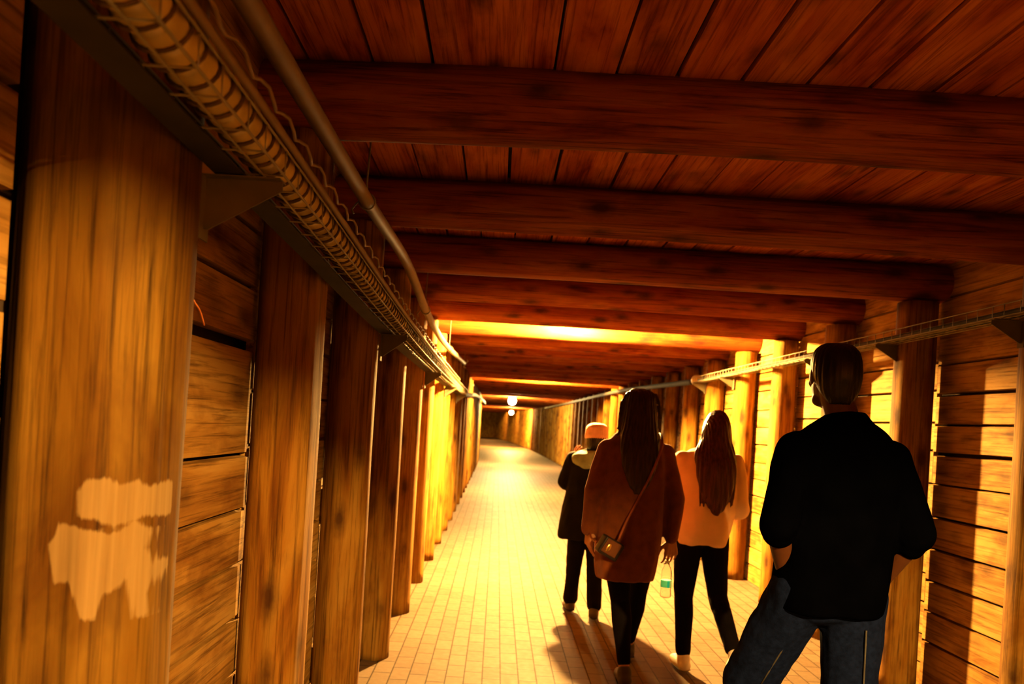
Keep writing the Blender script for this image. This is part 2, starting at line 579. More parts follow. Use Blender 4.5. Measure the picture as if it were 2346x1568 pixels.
LEFT_LABEL = {
    2: 'second log post on the left, dark knot high up, warm lit lower half',
    3: 'third log post on the left, dark brown with a thin lit edge',
    4: 'fourth log post on the left, dark with an oval knot near its middle',
    5: 'fifth log post on the left, standing just before the brightly lit ones',
    6: 'sixth log post on the left, glowing yellow beside the ceiling lamp bay',
    7: 'seventh log post on the left, second of the bright yellow ones',
    8: 'eighth log post on the left, third of the bright yellow ones'}
RIGHT_LABEL = {
    3: 'log post at the far right edge with a narrow lit left rim',
    4: 'dark log post directly behind the tall man in dark clothes',
    5: 'log post left of the tall man\'s shoulder, half hidden by his head',
    6: 'lit log post between the tall man and the long-haired girl',
    7: 'bright log post right above the long-haired girl\'s shoulder',
    8: 'lit log post behind the long-haired girl\'s head',
    9: 'log post just beyond the end cap of the right cable tray'}
for k, y in enumerate(FRAME_Y):
    d = drift(y)
    for side in (-1, 1):
        if side < 0 and k == 1:
            continue
        if side > 0 and k in (1, 2) or (k == 0):
            pass
        r = POST_R.get(k, 0.105) if side < 0 else {3: .11, 4: .112, 5: .11, 6: .105}.get(k, 0.105)
        if k in (2, 3, 4) and side < 0:
            me = log_mesh('post_log', Z_BEAM, r, 40 + k, seg=40, step=0.04, facets=4)
        else:
            me = variants[(k * 2 + (side > 0) * 3) % 5]
        x = (XL - r) if side < 0 else (XR + r - (0.03 if k == 4 else 0))
        sc_ = r / 0.105
        o = link('log_post', me, M['post'], None, (x + d, y, 0))
        if me in variants:
            o.scale = (sc_, sc_, 1)
            o.rotation_euler.z = random.Random(k * 7 + side).uniform(0, 6.28)
        else:
            o.rotation_euler.z = {2: 0.6, 3: 1.1, 4: 2.0}[k]
        lab = (LEFT_LABEL if side < 0 else RIGHT_LABEL).get(k)
        if side < 0:
            grp = 'log posts along the left wall'
        else:
            grp = 'log posts along the right wall'
        if lab is None:
            if k <= 2:
                lab = ('log post beside the camera on the left wall' if side < 0 else 'log post on the right wall, %s from the camera, outside the frame' % ORD[k])
            elif k < 17:
                lab = 'log post further down the left row, between the bright yellow posts and the second lamp' if side < 0 else 'log post further down the right row, behind the women and before the second lamp'
                grp = 'middle distance posts on the %s' % ('left' if side < 0 else 'right')
            else:
                lab = 'distant thin-looking log post near the tunnel end, %s row' % ('left' if side < 0 else 'right')
                grp = 'distant posts on the %s' % ('left' if side < 0 else 'right')
        tag(o, lab, 'post', grp)

# ------------------------------------------------------------------ beams
BEAM_LABEL = {
    2: 'nearest ceiling log beam with big knots, thickest across the upper picture',
    3: 'second log beam across the ceiling, counted from the top of the picture',
    4: 'third log beam across the ceiling, dark, counted from the top',
    5: 'fourth log beam across the ceiling, dark with a lit lower edge',
    6: 'fifth log beam across the ceiling, last dark one before the glowing beam',
    7: 'ceiling log beam with a white-hot glow at its middle',
    8: 'amber log beam right behind the one with the white glow'}
for k, y in enumerate([-1.9, -0.8] + FRAME_Y):
    kk = k - 2
    d = drift(y)
    if kk in (2, 3, 4, 5):
        me = log_mesh('beam_log', 3.56, {2: .120, 3: .116}.get(kk, .113), 60 + kk, seg=44, step=0.05,
                      bow=({2: 0.03, 3: 0.012}.get(kk, 0.004), 0), facets=4)
    else:
        me = beam_var[kk % 4]
    # local Z -> world X ; local X -> world Z (up)
    if me.materials: pass
    R = Matrix(((0, 0, 1), (0, 1, 0), (1, 0, 0))).to_4x4()
    R = Matrix(((0, 0, 1, 0), (0, -1, 0, 0), (1, 0, 0, 0), (0, 0, 0, 1)))
    o = bpy.data.objects.new('log_beam', me)
    COL.objects.link(o)
    o.matrix_world = Matrix.Translation((-0.86 + d, y, Z_BEAM + {2: .119, 3: .117}.get(kk, .115))) @ R
    lab = BEAM_LABEL.get(kk)
    grp = 'log beams under the ceiling'
    if lab is None:
        if kk < 2:
            lab = 'log beam overhead, %s, above the picture' % ('behind the camera' if kk < 0 else ('right over the camera' if kk == 0 else 'just before the camera'))
        elif kk < 17:
            lab = 'log beam in the amber middle distance, between the first and second ceiling glows'
            grp = 'middle distance beams'
        else:
            lab = 'distant log beam over the bright far end of the tunnel'
            grp = 'distant beams'
    tag(o, lab, 'beam', grp)
beam_mat = wood('beam_timber_along', 2, dark=(0.28, 0.13, 0.05), mid=(0.54, 0.31, 0.13), light=(0.70, 0.46, 0.22), knots=1.0, k=0.37, ex=(1.35, 2.1, 2.6))
for o in COL.objects:
    if o.name.startswith('log_beam') and not o.data.materials:
        o.data.materials.append(beam_mat)

# ------------------------------------------------------------------ lamps
def lamp(x, y, z, color, power, label, r=0.055, drop=0.0):
    root = link('ceiling_lamp', None, None, None, (x, y, z))
    tag(root, label, 'lamp', 'ceiling lamps along the tunnel')
    bm = bmesh.new()
    bmesh.ops.create_uvsphere(bm, u_segments=24, v_segments=14, radius=r)
    g = link('lamp_globe', finish(bm, 'lamp_globe'), emit('glowing_globe', color, power), root)
    bm = bmesh.new()
    ring_tube(bm, [(0, 0, r * 0.75), (0, 0, r * 1.0), (0, 0, r * 1.05)], [r * 0.85, r * 0.95, r * 0.5], 20)
    if z + r * 1.05 < Z_CEIL:
        ring_tube(bm, [(0, 0, r), (0, 0, Z_CEIL - z - 0.006)], 0.012, 8)
    link('lamp_base', finish(bm, 'lamp_base', False), M['lamp_base'], root)
CX = (XL + XR) / 2
lamp(1.6, -1.40, 2.488, LAMP_COLOR, LAMP_POWER * 0.92, 'small globe lamp behind the camera, lighting the near left posts', r=0.031)
lamp(CX - 0.27, 7.60, 2.47, LAMP_COLOR, LAMP_POWER, 'first globe lamp ahead, hidden above the beams, making the white glow')
lamp(CX, 16.25, 2.47, LAMP_COLOR, LAMP_POWER * 0.5, 'second globe lamp ahead, hidden above the amber beams')
lamp(0.45, 26.3, 2.20, (1.0, 0.66, 0.24), LAMP_POWER * 0.08, 'bare bright round lamp near the centre of the picture', r=0.13)
lamp(0.75, 44.8, 2.06, LAMP_COLOR, LAMP_POWER * 0.2, 'small distant lamp just below the bright round one', r=0.11)
lamp(CX + drift(36), 35.5, 2.45, (1.0, 0.66, 0.24), LAMP_POWER * 0.08, 'distant lamp hidden above the beams past the bright round one')
lamp(CX + drift(53), 53.4, 2.47, LAMP_COLOR, LAMP_POWER * 0.12, 'farthest lamp at the end of the tunnel')
lamp(CX + drift(62), 62.2, 2.47, LAMP_COLOR, LAMP_POWER * 0.12, 'last lamp round the bend at the end of the tunnel')

# ------------------------------------------------------------------ cable trays, hose, conduit
def smooth_path(ctrl, step=0.05):
    """Catmull-Rom through control points"""
    P = [V(c) for c in ctrl]
    P = [P[0] * 2 - P[1]] + P + [P[-1] * 2 - P[-2]]
    out = []
    for i in range(1, len(P) - 2):
        n = max(2, int((P[i + 1] - P[i]).length / step))
        for j in range(n):
            t = j / n
            out.append(0.5 * ((2 * P[i]) + (-P[i - 1] + P[i + 1]) * t + (2 * P[i - 1] - 5 * P[i] + 4 * P[i + 1] - P[i + 2]) * t * t
                              + (-P[i - 1] + 3 * P[i] - 3 * P[i + 1] + P[i + 2]) * t ** 3))
    out.append(P[-2])
    return out

def basket_tray(path, w, h, pitch, inner=1):
    """wire basket: returns (long wires mesh, cross wires mesh); inner=+1 opens to +X side"""
    a = bmesh.new()
    for (ox, oz) in ((-w / 2, h), (-w / 2, 0), (-w / 6, 0), (w / 6, 0), (w / 2, 0), (w / 2, h)):
        ring_tube(a, [p + V((ox, 0, oz)) for p in path[::4] + [path[-1]]], 0.0028, 6)
    b = bmesh.new()
    L_ = 0.0
    last = path[0]
    nxt = 0.0
    for p in path:
        L_ += (p - last).length
        last = p
        if L_ >= nxt:
            nxt += pitch
            ring_tube(b, [p + V(q) for q in ((-w / 2, 0, h), (-w / 2, 0, 0), (w / 2, 0, 0), (w / 2, 0, h))], 0.0022, 5)
    return a, b

# left tray
LT = [(-0.50, -1.6, 1.945), (-0.50, 0.0, 1.925), (-0.50, 1.6, 1.895), (-0.50, 3.5, 1.835), (-0.50, 6.0, 1.80), (-0.50, 10.6, 1.79)]
pathL = smooth_path(LT, 0.03)
rootT = link('cable_tray', None, None, None, (0, 0, 0))
tag(rootT, 'long wire basket cable tray sloping along the left wall under the ribbed hose', 'cable tray')
a, b = basket_tray(pathL, 0.125, 0.05, 0.11)
link('tray_rails', finish(a, 'tray_rails'), M['metal'], rootT)
tag(link('cross_wires', finish(b, 'cross_wires'), M['metal'], rootT), kind='stuff')
bm = bmesh.new()   # dark angle strip standing in for shade on the wall side of the basket
prev = None
for p in pathL[::6]:
    row = [bm.verts.new(p + V(q)) for q in ((-0.068, 0, 0.05), (-0.068, 0, -0.006), (-0.012, 0, -0.006), (-0.012, 0, -0.002), (-0.064, 0, -0.002), (-0.064, 0, 0.05))]
    if prev:
        for i in range(6):
            bm.faces.new((prev[i], prev[(i + 1) % 6], row[(i + 1) % 6], row[i]))
    prev = row
link('shade_angle', finish(bm, 'shade_angle', False), M['cable'], rootT)

# ribbed hose in the tray
hose = [p + V((0.018, 0, 0.043)) for p in smooth_path(LT, 0.011)]
hp, hr = [], []
acc = 0.0
for i, p in enumerate(hose):
    if i:
        acc += (p - hose[i - 1]).length
    hp.append(p)
    hr.append(0.036 + 0.0028 * math.cos(2 * PI * acc / 0.055) + 0.002 * noise.noise(V((0, acc * 3, 0))))
bm = bmesh.new()
ring_tube(bm, hp, hr, 20)
rootH = link('ribbed_hose', finish(bm, 'ribbed_hose'), M['hose'])
tag(rootH, 'thick yellowish ribbed hose lying in the left cable tray', 'hose')
bm = bmesh.new()
acc, nxt = 0.0, 0.0
for i in range(1, len(hose) - 1):
    acc += (hose[i] - hose[i - 1]).length
    if acc > nxt:
        nxt += 0.055 if hose[i].y < 9.2 else 99
        ax = (hose[i + 1] - hose[i - 1]).normalized()
        tilt = V((0.0, 0.35, 0.0))
        s_ = V((1, 0, 0))
        t_ = V((0, 0, 1))
        pts = []
        for k in range(20):
            th = 2 * PI * k / 20
            pts.append(hose[i] + (s_ * math.cos(th) + t_ * math.sin(th)) * 0.0395 + V((0, 0.018 * math.sin(th), 0)))
        ring_tube(bm, pts, 0.0036, 6, closed=True)
tag(link('tie_rings', finish(bm, 'tie_rings'), M['ring'], rootH), 'dark thin bands around the hose', kind='stuff')
# wavy wire beside the hose
bm = bmesh.new()
pts = []
acc = 0.0
for i, p in enumerate(pathL):
    if p.y > 8:
        break
    if i:
        acc += (p - pathL[i - 1]).length
    pts.append(p + V((0.090 + 0.004 * math.sin(acc * 2 * PI / 0.13), 0.0, 0.066 + 0.008 * math.sin(acc * 2 * PI / 0.13 + 1.3))))
ring_tube(bm, pts, 0.0032, 6)
tag(link('wavy_wire', finish(bm, 'wavy_wire'), M['conduit']), 'thin wavy wire looping along the upper side of the ribbed hose', 'wire')
bm = bmesh.new()
ring_tube(bm, [p + V((0.072, 0.0, 0.058)) for p in pathL[::5]], 0.0075, 8)
tag(link('thin_cable', finish(bm, 'thin_cable'), M['conduit']), 'thin straight cable running beside the ribbed hose', 'cable')

# smooth conduit under the beams
COND = [(-0.50, -1.0, 2.20), (-0.50, 0.2, 2.19), (-0.50, 1.4, 2.185), (-0.50, 2.7, 2.19), (-0.50, 3.86, 2.215), (-0.50, 4.97, 2.136), (-0.50, 6.2, 2.10), (-0.50, 7.45, 2.12), (-0.50, 9.2, 2.18), (-0.50, 10.8, 2.235)]
pathC = smooth_path(COND, 0.06)
bm = bmesh.new()
ring_tube(bm, pathC, 0.024, 14)
rootC = link('conduit_pipe', finish(bm, 'conduit_pipe'), M['conduit'])
tag(rootC, 'smooth brown conduit sagging under the beam ends above the left tray', 'pipe')
for (y, z) in ((2.72, 2.19), (4.97, 2.136), (7.45, 2.12), (10.7, 2.232)):
    bm = bmesh.new()
    ring_tube(bm, [V((-0.50 + 0.028 * math.cos(t * PI / 8), y, z + 0.028 * math.sin(t * PI / 8))) for t in range(16)], 0.0035, 6, closed=True)
    ring_tube(bm, [V((-0.50, y, z + 0.028)), V((-0.505, y, z + 0.06)), V((-0.50, y, 2.40))], 0.0035, 6)
    ring_tube(bm, [V((-0.528, y, z)), V((-0.540, y, z - 0.012)), V((-0.552, y, z - 0.03)), V((-0.545, y, z - 0.045))], 0.0035, 6)
    link('pipe_clip', finish(bm, 'pipe_clip'), M['metal'], rootC)

def gusset(x_in, x_tip, y, z_top, h, t=0.012, label='', grp=''):
    """flat triangular bracket plate from post face to its tip, with a folded top flange"""
    bm = bmesh.new()
    s = 1 if x_tip > x_in else -1
    pts = [(x_in, y, z_top), (x_tip, y, z_top), (x_tip, y, z_top - 0.018), (x_in + s * 0.01, y, z_top - h), (x_in, y, z_top - h)]
    A = [bm.verts.new(p) for p in pts]
    B = [bm.verts.new((p[0], p[1] + 0.004, p[2])) for p in pts]
    bm.faces.new(A)
    bm.faces.new(B[::-1])
    n = len(pts)
    for i in range(n):
        bm.faces.new((A[i], A[(i + 1) % n], B[(i + 1) % n], B[i]))
    add_box(bm, min(x_in, x_tip), max(x_in, x_tip), y - 0.018, y + 0.022, z_top, z_top + 0.003)
    add_box(bm, min(x_in, x_in + s * .003), max(x_in, x_in + s * .003), y - 0.02, y + 0.025, z_top - h - 0.02, z_top + 0.003)
    o = link('tray_bracket', finish(bm, 'tray_bracket', False), M['bracket'])
    tag(o, label, 'bracket', grp)
    return o
def tray_z(y):
    return min(pathL, key=lambda p: abs(p.y - y)).z
gl = 'brackets of the left tray'
for i, k in enumerate((1, 3, 5, 7, 9)):
    y = FRAME_Y[k]
    y += 0.10 if k == 1 else 0.0
    x_in = XL + 0.012 if k > 1 else XL - 0.02
    gusset(x_in, -0.44, y, tray_z(y) - 0.012, 0.10, label=('grey triangular bracket on the splashed near post, holding the hose tray',
        'triangular tray bracket on the third left post', 'triangular tray bracket on the fifth left post',
        'triangular tray bracket on the seventh left post', 'triangular tray bracket near the tray\'s far end')[i], grp=gl)

# right tray
RT = [(2.31, -1.6, 2.075), (2.31, 2.0, 2.07), (2.31, 5.0, 2.065), (2.31, 9.15, 2.055)]
pathR = smooth_path(RT, 0.03)
rootR = link('cable_tray', None, None, None, (0, 0, 0))
tag(rootR, 'wire basket cable tray running along the right wall behind the tall man', 'cable tray')
a, b = basket_tray(pathR, 0.12, 0.055, 0.10)
link('tray_rails', finish(a, 'tray_rails'), M['metal'], rootR)
tag(link('cross_wires', finish(b, 'cross_wires'), M['metal'], rootR), kind='stuff')
bm = bmesh.new()
e = pathR[-1]
for q in ((-.065, .0), (.0, .0)):
    pass
ring_tube(bm, [e + V((0, -0.02, 0.03)), e + V((0, 0.05, 0.03)), e + V((0, 0.09, 0.02))], [0.062, 0.066, 0.04], 16)
link('end_cap', finish(bm, 'end_cap'), M['lamp_base'], rootR)
for i, (ox, oz, r) in enumerate(((-0.036, 0.018, 0.011), (0.0, 0.016, 0.010), (0.036, 0.018, 0.011))):
    bm = bmesh.new()
    ring_tube(bm, [p + V((ox + 0.004 * math.sin(p.y * 2 + i), 0, oz)) for p in pathR[::8]], r, 8)
    tag(link('cable', finish(bm, 'cable'), M['conduit'] if i == 1 else M['cable']), ('cable in the right tray on the walkway side', 'middle cable in the right tray', 'cable in the right tray on the wall side')[i], 'cable', 'cables in the right tray')
gr = 'brackets of the right tray'
for i, k in enumerate((3, 4, 5, 7, 8)):
    y = FRAME_Y[k]
    z = min(pathR, key=lambda p: abs(p.y - y)).z
    gusset(XR - 0.012, 2.245, y, z - 0.008, 0.10, label=('triangular tray bracket on the post at the right picture edge',
        'triangular tray bracket on the post behind the tall man', 'triangular tray bracket just left of the tall man\'s head',
        'triangular tray bracket on the lit posts above the long-haired girl', 'triangular tray bracket next to the right tray\'s end cap')[i], grp=gr)
# dark cable continuing along the right wall
ctrl = [(2.33, 9.28, 2.08), (2.34, 10.2, 2.10), (2.34, 12.0, 2.14), (2.34, 15.0, 2.20), (2.34, 19.0, 2.22), (2.33, 24.0, 2.23), (2.28, 30.0, 2.24), (2.34 + drift(36), 36.0, 2.24)]
bm = bmesh.new()
ring_tube(bm, smooth_path(ctrl, 0.3), 0.035, 10)
tag(link('cable_bundle', finish(bm, 'cable_bundle'), M['cable']), 'dark cable bundle along the upper right posts beyond the tray end', 'cable')
ctrl = [(-0.50, 10.6, 1.83), (-0.50, 12.5, 1.86), (-0.50, 16.0, 1.98), (-0.49, 20, 2.05), (-0.47, 26, 2.08), (-0.46 + drift(32), 32, 2.10)]
bm = bmesh.new()
ring_tube(bm, smooth_path(ctrl, 0.3), 0.035, 10)
tag(link('cable_bundle', finish(bm, 'cable_bundle'), M['cable']), 'dark cable bundle continuing along the left posts past the hose end', 'cable')
bm = bmesh.new()
w0 = [to_world(*q) for q in ((428, 590, 1.51), (428, 640, 1.51), (442, 685, 1.56), (458, 712, 1.64), (468, 745, 1.72))]
ring_tube(bm, smooth_path(w0, 0.02), 0.0018, 6)
tag(link('orange_wire', finish(bm, 'orange_wire'), M['wire']), 'short thin orange wire hanging beside the splashed near post', 'wire')
bm = bmesh.new()
p = to_world(1068, 835, 11.2)
for i, (px, py, dd) in enumerate(((1068, 832, 11.3), (1086, 872, 17.0), (1097, 885, 24.0))):
    p = to_world(px, py, dd)
    bm = bmesh.new()
    h = 0.10 * dd / 11.3 * 1.2
    ring_tube(bm, [p + V((0, 0, h * 0.6)), p + V((0.02, 0, h * 0.2)), p + V((-0.01, 0, -h * 0.1)), p + V((-0.03, 0, -h * 0.5)), p + V((0.0, 0, -h * 0.6))], 0.010, 8)
    ring_tube(bm, [p + V((0, 0, h * 0.6)), V((p.x, p.y, Z_BEAM + 0.2))], 0.006, 6)
    tag(link('hanging_hook', finish(bm, 'hanging_hook'), M['lamp_base']), ('nearest pale hook hanging where the brown conduit ends', 'second pale hook hanging over the left posts', 'farthest pale hook hanging over the left posts')[i], 'hook', 'hooks over the left posts')

# ------------------------------------------------------------------ people
def prim_cap(bm, a, b, ra, rb, seg=16, flat=None):
    """tapered capsule from a to b; flat=(axis vector, factor) squashes it along that axis"""
    a, b = V(a), V(b)
    d = b - a
    L_ = d.length
    d = d.normalized() if L_ > 1e-6 else V((0, 0, 1))
    s = d.orthogonal().normalized()
    t = d.cross(s).normalized()
    if flat:
        f = (V(flat[0]) - d * d.dot(V(flat[0]))).normalized()
        s, t = f, d.cross(f).normalized()
        fs = flat[1]
    else:
        fs = 1.0
    rows = []
    nn = 6
    prof = []
    for i in range(nn + 1):
        th = PI / 2 * i / nn
        prof.append((-math.cos(th) * ra, math.sin(th) * ra))
    for i in range(nn + 1):
        th = PI / 2 * i / nn
        prof.append((L_ + math.sin(th) * rb, math.cos(th) * rb))
    for h, r in prof:
        if r < 1e-5:
            rows.append([bm.verts.new(a + d * h)])
        else:
            rows.append([bm.verts.new(a + d * h + (s * math.cos(2 * PI * k / seg) * fs + t * math.sin(2 * PI * k / seg)) * r) for k in range(seg)])
    for A, B in zip(rows[:-1], rows[1:]):
        for k in range(seg):
            k2 = (k + 1) % seg
            if len(A) == 1:
                bm.faces.new((A[0], B[k2], B[k]))
            elif len(B) == 1:
                bm.faces.new((A[k], A[k2], B[0]))
            else:
                bm.faces.new((A[k], A[k2], B[k2], B[k]))
def limb(bm, pts, radii, flat=None):
    for i in range(len(pts) - 1):
        prim_cap(bm, pts[i], pts[i + 1], radii[i], radii[i + 1], flat=flat)
def lerp(a, b, t):
    return V(a) * (1 - t) + V(b) * t
def ell(bm, c, r, rot=None, seg=20):
    m = Matrix.Translation(V(c)) @ (rot.to_4x4() if rot else Matrix.Identity(4)) @ Matrix.Diagonal((r[0], r[1], r[2], 1))
    bmesh.ops.create_uvsphere(bm, u_segments=seg, v_segments=seg * 2 // 3, radius=1.0, matrix=m)
def loft(bm, secs, seg=36, power=2.3):
    """stack of horizontal superellipses (cx, cy, z, rx, ry)"""
    # resample smoothly
    n = len(secs)
    S = [secs[0]] + list(secs) + [secs[-1]]
    fine = []
    for i in range(1, n):
        for j in range(5):
            t = j / 5
            fine.append([0.5 * ((2 * S[i][q]) + (-S[i - 1][q] + S[i + 1][q]) * t + (2 * S[i - 1][q] - 5 * S[i][q] + 4 * S[i + 1][q] - S[i + 2][q]) * t * t
                                + (-S[i - 1][q] + 3 * S[i][q] - 3 * S[i + 1][q] + S[i + 2][q]) * t ** 3) for q in range(5)])
    fine.append(list(secs[-1]))
    rings = []
    for cx, cy, z, rx, ry in fine:
        rx, ry = max(rx, .004), max(ry, .004)
        ring = []
        for k in range(seg):
            th = 2 * PI * k / seg
            c, s = math.cos(th), math.sin(th)
            ring.append(bm.verts.new((cx + rx * math.copysign(abs(c) ** (2 / power), c), cy + ry * math.copysign(abs(s) ** (2 / power), s), z)))
        rings.append(ring)
    for A, B in zip(rings[:-1], rings[1:]):
        for k in range(seg):
            bm.faces.new((A[k], A[(k + 1) % seg], B[(k + 1) % seg], B[k]))
    bm.faces.new(rings[0][::-1])
    bm.faces.new(rings[-1])

def fuse(bm, name, voxel=0.006, smooth=3, factor=0.5):
    """one continuous skin over overlapping volumes"""
    bmesh.ops.recalc_face_normals(bm, faces=bm.faces)
    me = bpy.data.meshes.new(name)
    bm.to_mesh(me)
    bm.free()
    o = bpy.data.objects.new('tmp_' + name, me)
    COL.objects.link(o)
    r = o.modifiers.new('r', 'REMESH')
    r.mode = 'VOXEL'
    r.voxel_size = voxel
    s = o.modifiers.new('s', 'SMOOTH')
    s.factor = factor
    s.iterations = smooth
    dg = bpy.context.evaluated_depsgraph_get()
    dg.update()
    out = bpy.data.meshes.new_from_object(o.evaluated_get(dg))
    out.name = name
    bpy.data.objects.remove(o)
    bpy.data.meshes.remove(me)
    for p in out.polygons:
        p.use_smooth = True
    return out
def wrinkle(me, f):
    """move vertices along normals by f(co)"""
    ns = [v.normal.copy() for v in me.vertices]
    for v, n in zip(me.vertices, ns):
        v.co += n * f(v.co, n)
    me.update()

def head(bm, c, s, fwd=(0, 1, 0), tilt=0.0):
    """skull, jaw, face; c = head centre, s = scale, fwd = where the face looks"""
    f = V(fwd).normalized()
    up = V((0, 0, 1))
    r = f.cross(up).normalized()
    up = r.cross(f).normalized()
    R = Matrix((r, f, up)).transposed()
    def P(x, y, z):
        return V(c) + R @ V((x * s, y * s, z * s))
    ell(bm, P(0, -0.012, 0.028), (0.075 * s, 0.094 * s, 0.088 * s), R)
    ell(bm, P(0, 0.022, -0.035), (0.060 * s, 0.070 * s, 0.075 * s), R)
    prim_cap(bm, P(-0.03, 0.03, -0.085), P(0.03, 0.03, -0.085), 0.028 * s, 0.028 * s)
    prim_cap(bm, P(0, 0.075, -0.095), P(0, 0.070, -0.088), 0.020 * s, 0.022 * s)
    prim_cap(bm, P(-0.035, 0.070, 0.022), P(0.035, 0.070, 0.022), 0.014 * s, 0.014 * s)
    prim_cap(bm, P(0, 0.084, 0.010), P(0, 0.108, -0.030), 0.009 * s, 0.014 * s)
    for k in (-1, 1):
        ell(bm, P(k * 0.030, 0.076, 0.003), (0.014 * s, 0.010 * s, 0.009 * s), R, 12)
        ell(bm, P(k * 0.010, 0.098, -0.036), (0.010 * s, 0.010 * s, 0.008 * s), R, 10)
        ell(bm, P(k * 0.040, 0.060, -0.025), (0.022 * s, 0.02 * s, 0.02 * s), R, 12)
        ell(bm, P(k * 0.077, -0.008, -0.008), (0.008 * s, 0.018 * s, 0.031 * s), R, 12)
    prim_cap(bm, P(-0.020, 0.088, -0.058), P(0.020, 0.088, -0.058), 0.0075 * s, 0.0075 * s)
    prim_cap(bm, P(-0.016, 0.087, -0.069), P(0.016, 0.087, -0.069), 0.008 * s, 0.008 * s)

def hand(bm, w, d, back, s, side, curl=0.5):
    """w wrist, d pointing direction, back = direction of the hand's back, side = +1 thumb on (d x back) side"""
    d = V(d).normalized()
    n = (V(back) - d * d.dot(V(back))).normalized()
    a = d.cross(n).normalized() * side          # towards the thumb
    w = V(w)
    # palm: overlapping flattened pieces fanning from the wrist
    for k in range(4):
        off = (1.5 - k) * 0.021 * s
        prim_cap(bm, w + d * 0.008 * s + a * off * 0.45, w + d * 0.080 * s + a * off, 0.017 * s, 0.0145 * s)
    lens = [(0.038, 0.024, 0.020), (0.043, 0.028, 0.022), (0.040, 0.026, 0.021), (0.031, 0.020, 0.018)]
    for k in range(4):
        off = (1.5 - k) * 0.0225 * s
        p = w + d * (0.084 - abs(1.2 - k) * 0.004) * s + a * off
        ang = 0.25
        dirv = d
        r0 = 0.0088 if k < 3 else 0.0078
        for j, L_ in enumerate(lens[k]):
            ang = curl * (0.5 + j * 0.75) + 0.06 * k
            dv = (d * math.cos(ang) - n * math.sin(ang)) + a * (0.05 * (1.5 - k))
            q = p + dv.normalized() * L_ * s
            prim_cap(bm, p, q, r0 * s, r0 * 0.9 * s, seg=12)
            p = q
            r0 *= 0.92
    # thumb from the side of the palm near its base
    p = w + d * 0.020 * s + a * 0.022 * s - n * 0.004 * s
    q = p + (d * 0.6 + a * 0.75 - n * 0.25).normalized() * 0.040 * s
    prim_cap(bm, p, q, 0.0155 * s, 0.0115 * s)
    q2 = q + (d * 0.85 + a * 0.35 - n * 0.35).normalized() * 0.030 * s
    prim_cap(bm, q, q2, 0.0108 * s, 0.0095 * s)
    q3 = q2 + (d * 0.95 + a * 0.02 - n * 0.45).normalized() * 0.024 * s
    prim_cap(bm, q2, q3, 0.0095 * s, 0.0080 * s)

def body(J, H, mat, base, label, lean=0.0, slim=1.0):
    """J: joints in metres from the base point"""
    s = H / 1.75
    bm = bmesh.new()
    head(bm, J['head'], s * 0.98, J.get('look', (0, 1, 0)))
    nk, hc = V(J['neck']), V(J['head'])
    limb(bm, [nk + V((0, -0.005, -0.02)), hc + V((0, -0.02, -0.05)) * s], [0.056 * s * slim, 0.052 * s * slim])
    pv, ch = V(J['pelvis']), V(J['chest'])
    for k in (-1, 1):
        limb(bm, [ch + V((k * 0.055, 0, 0.03)) * s, ch + V((k * 0.06, 0.01, -0.12)) * s, pv + V((k * 0.045, 0, 0.14)) * s, pv + V((k * 0.06, 0, 0)) * s],
             [0.085 * s * slim, 0.088 * s * slim, 0.075 * s * slim, 0.088 * s * slim])
    for k in ('l', 'r'):
        sh, el, wr = V(J['sh_' + k]), V(J['el_' + k]), V(J['wr_' + k])
        limb(bm, [lerp(nk, sh, .25) + V((0, 0, -0.03 * s)), sh], [0.05 * s, 0.052 * s * slim])
        limb(bm, [sh, lerp(sh, el, .4), el], [0.052 * s * slim, 0.046 * s * slim, 0.036 * s * slim])
        limb(bm, [el, lerp(el, wr, .3), wr], [0.037 * s * slim, 0.038 * s * slim, 0.024 * s * slim])
        hd = J['hand_' + k]
        hand(bm, wr, hd[0], hd[1], s, hd[2], hd[3])
        hp_, kn, an = V(J['hip_' + k]), V(J['kn_' + k]), V(J['an_' + k])
        limb(bm, [hp_, lerp(hp_, kn, .5), kn], [0.088 * s * slim, 0.070 * s * slim, 0.050 * s * slim])
        bk = V((0, -0.014, 0)) * s
        limb(bm, [kn, lerp(kn, an, .3) + bk, lerp(kn, an, .65) + bk * .4, an], [0.049 * s * slim, 0.052 * s * slim, 0.038 * s * slim, 0.032 * s])
        td = V(J.get('toe_' + k, (0, 1, -0.25))).normalized()
        limb(bm, [an + V((0, -0.02, -0.045)) * s, an + V((0, 0, -0.04)) * s + td * 0.08 * s, an + V((0, 0, -0.045)) * s + td * 0.15 * s], [0.030 * s, 0.033 * s, 0.024 * s])
    me = fuse(bm, 'person', 0.0048 if s > .9 else 0.0044, 3)
    o = link('person', me, mat, None, base)
    tag(o, label, 'person', 'people walking away down the tunnel')
    return o

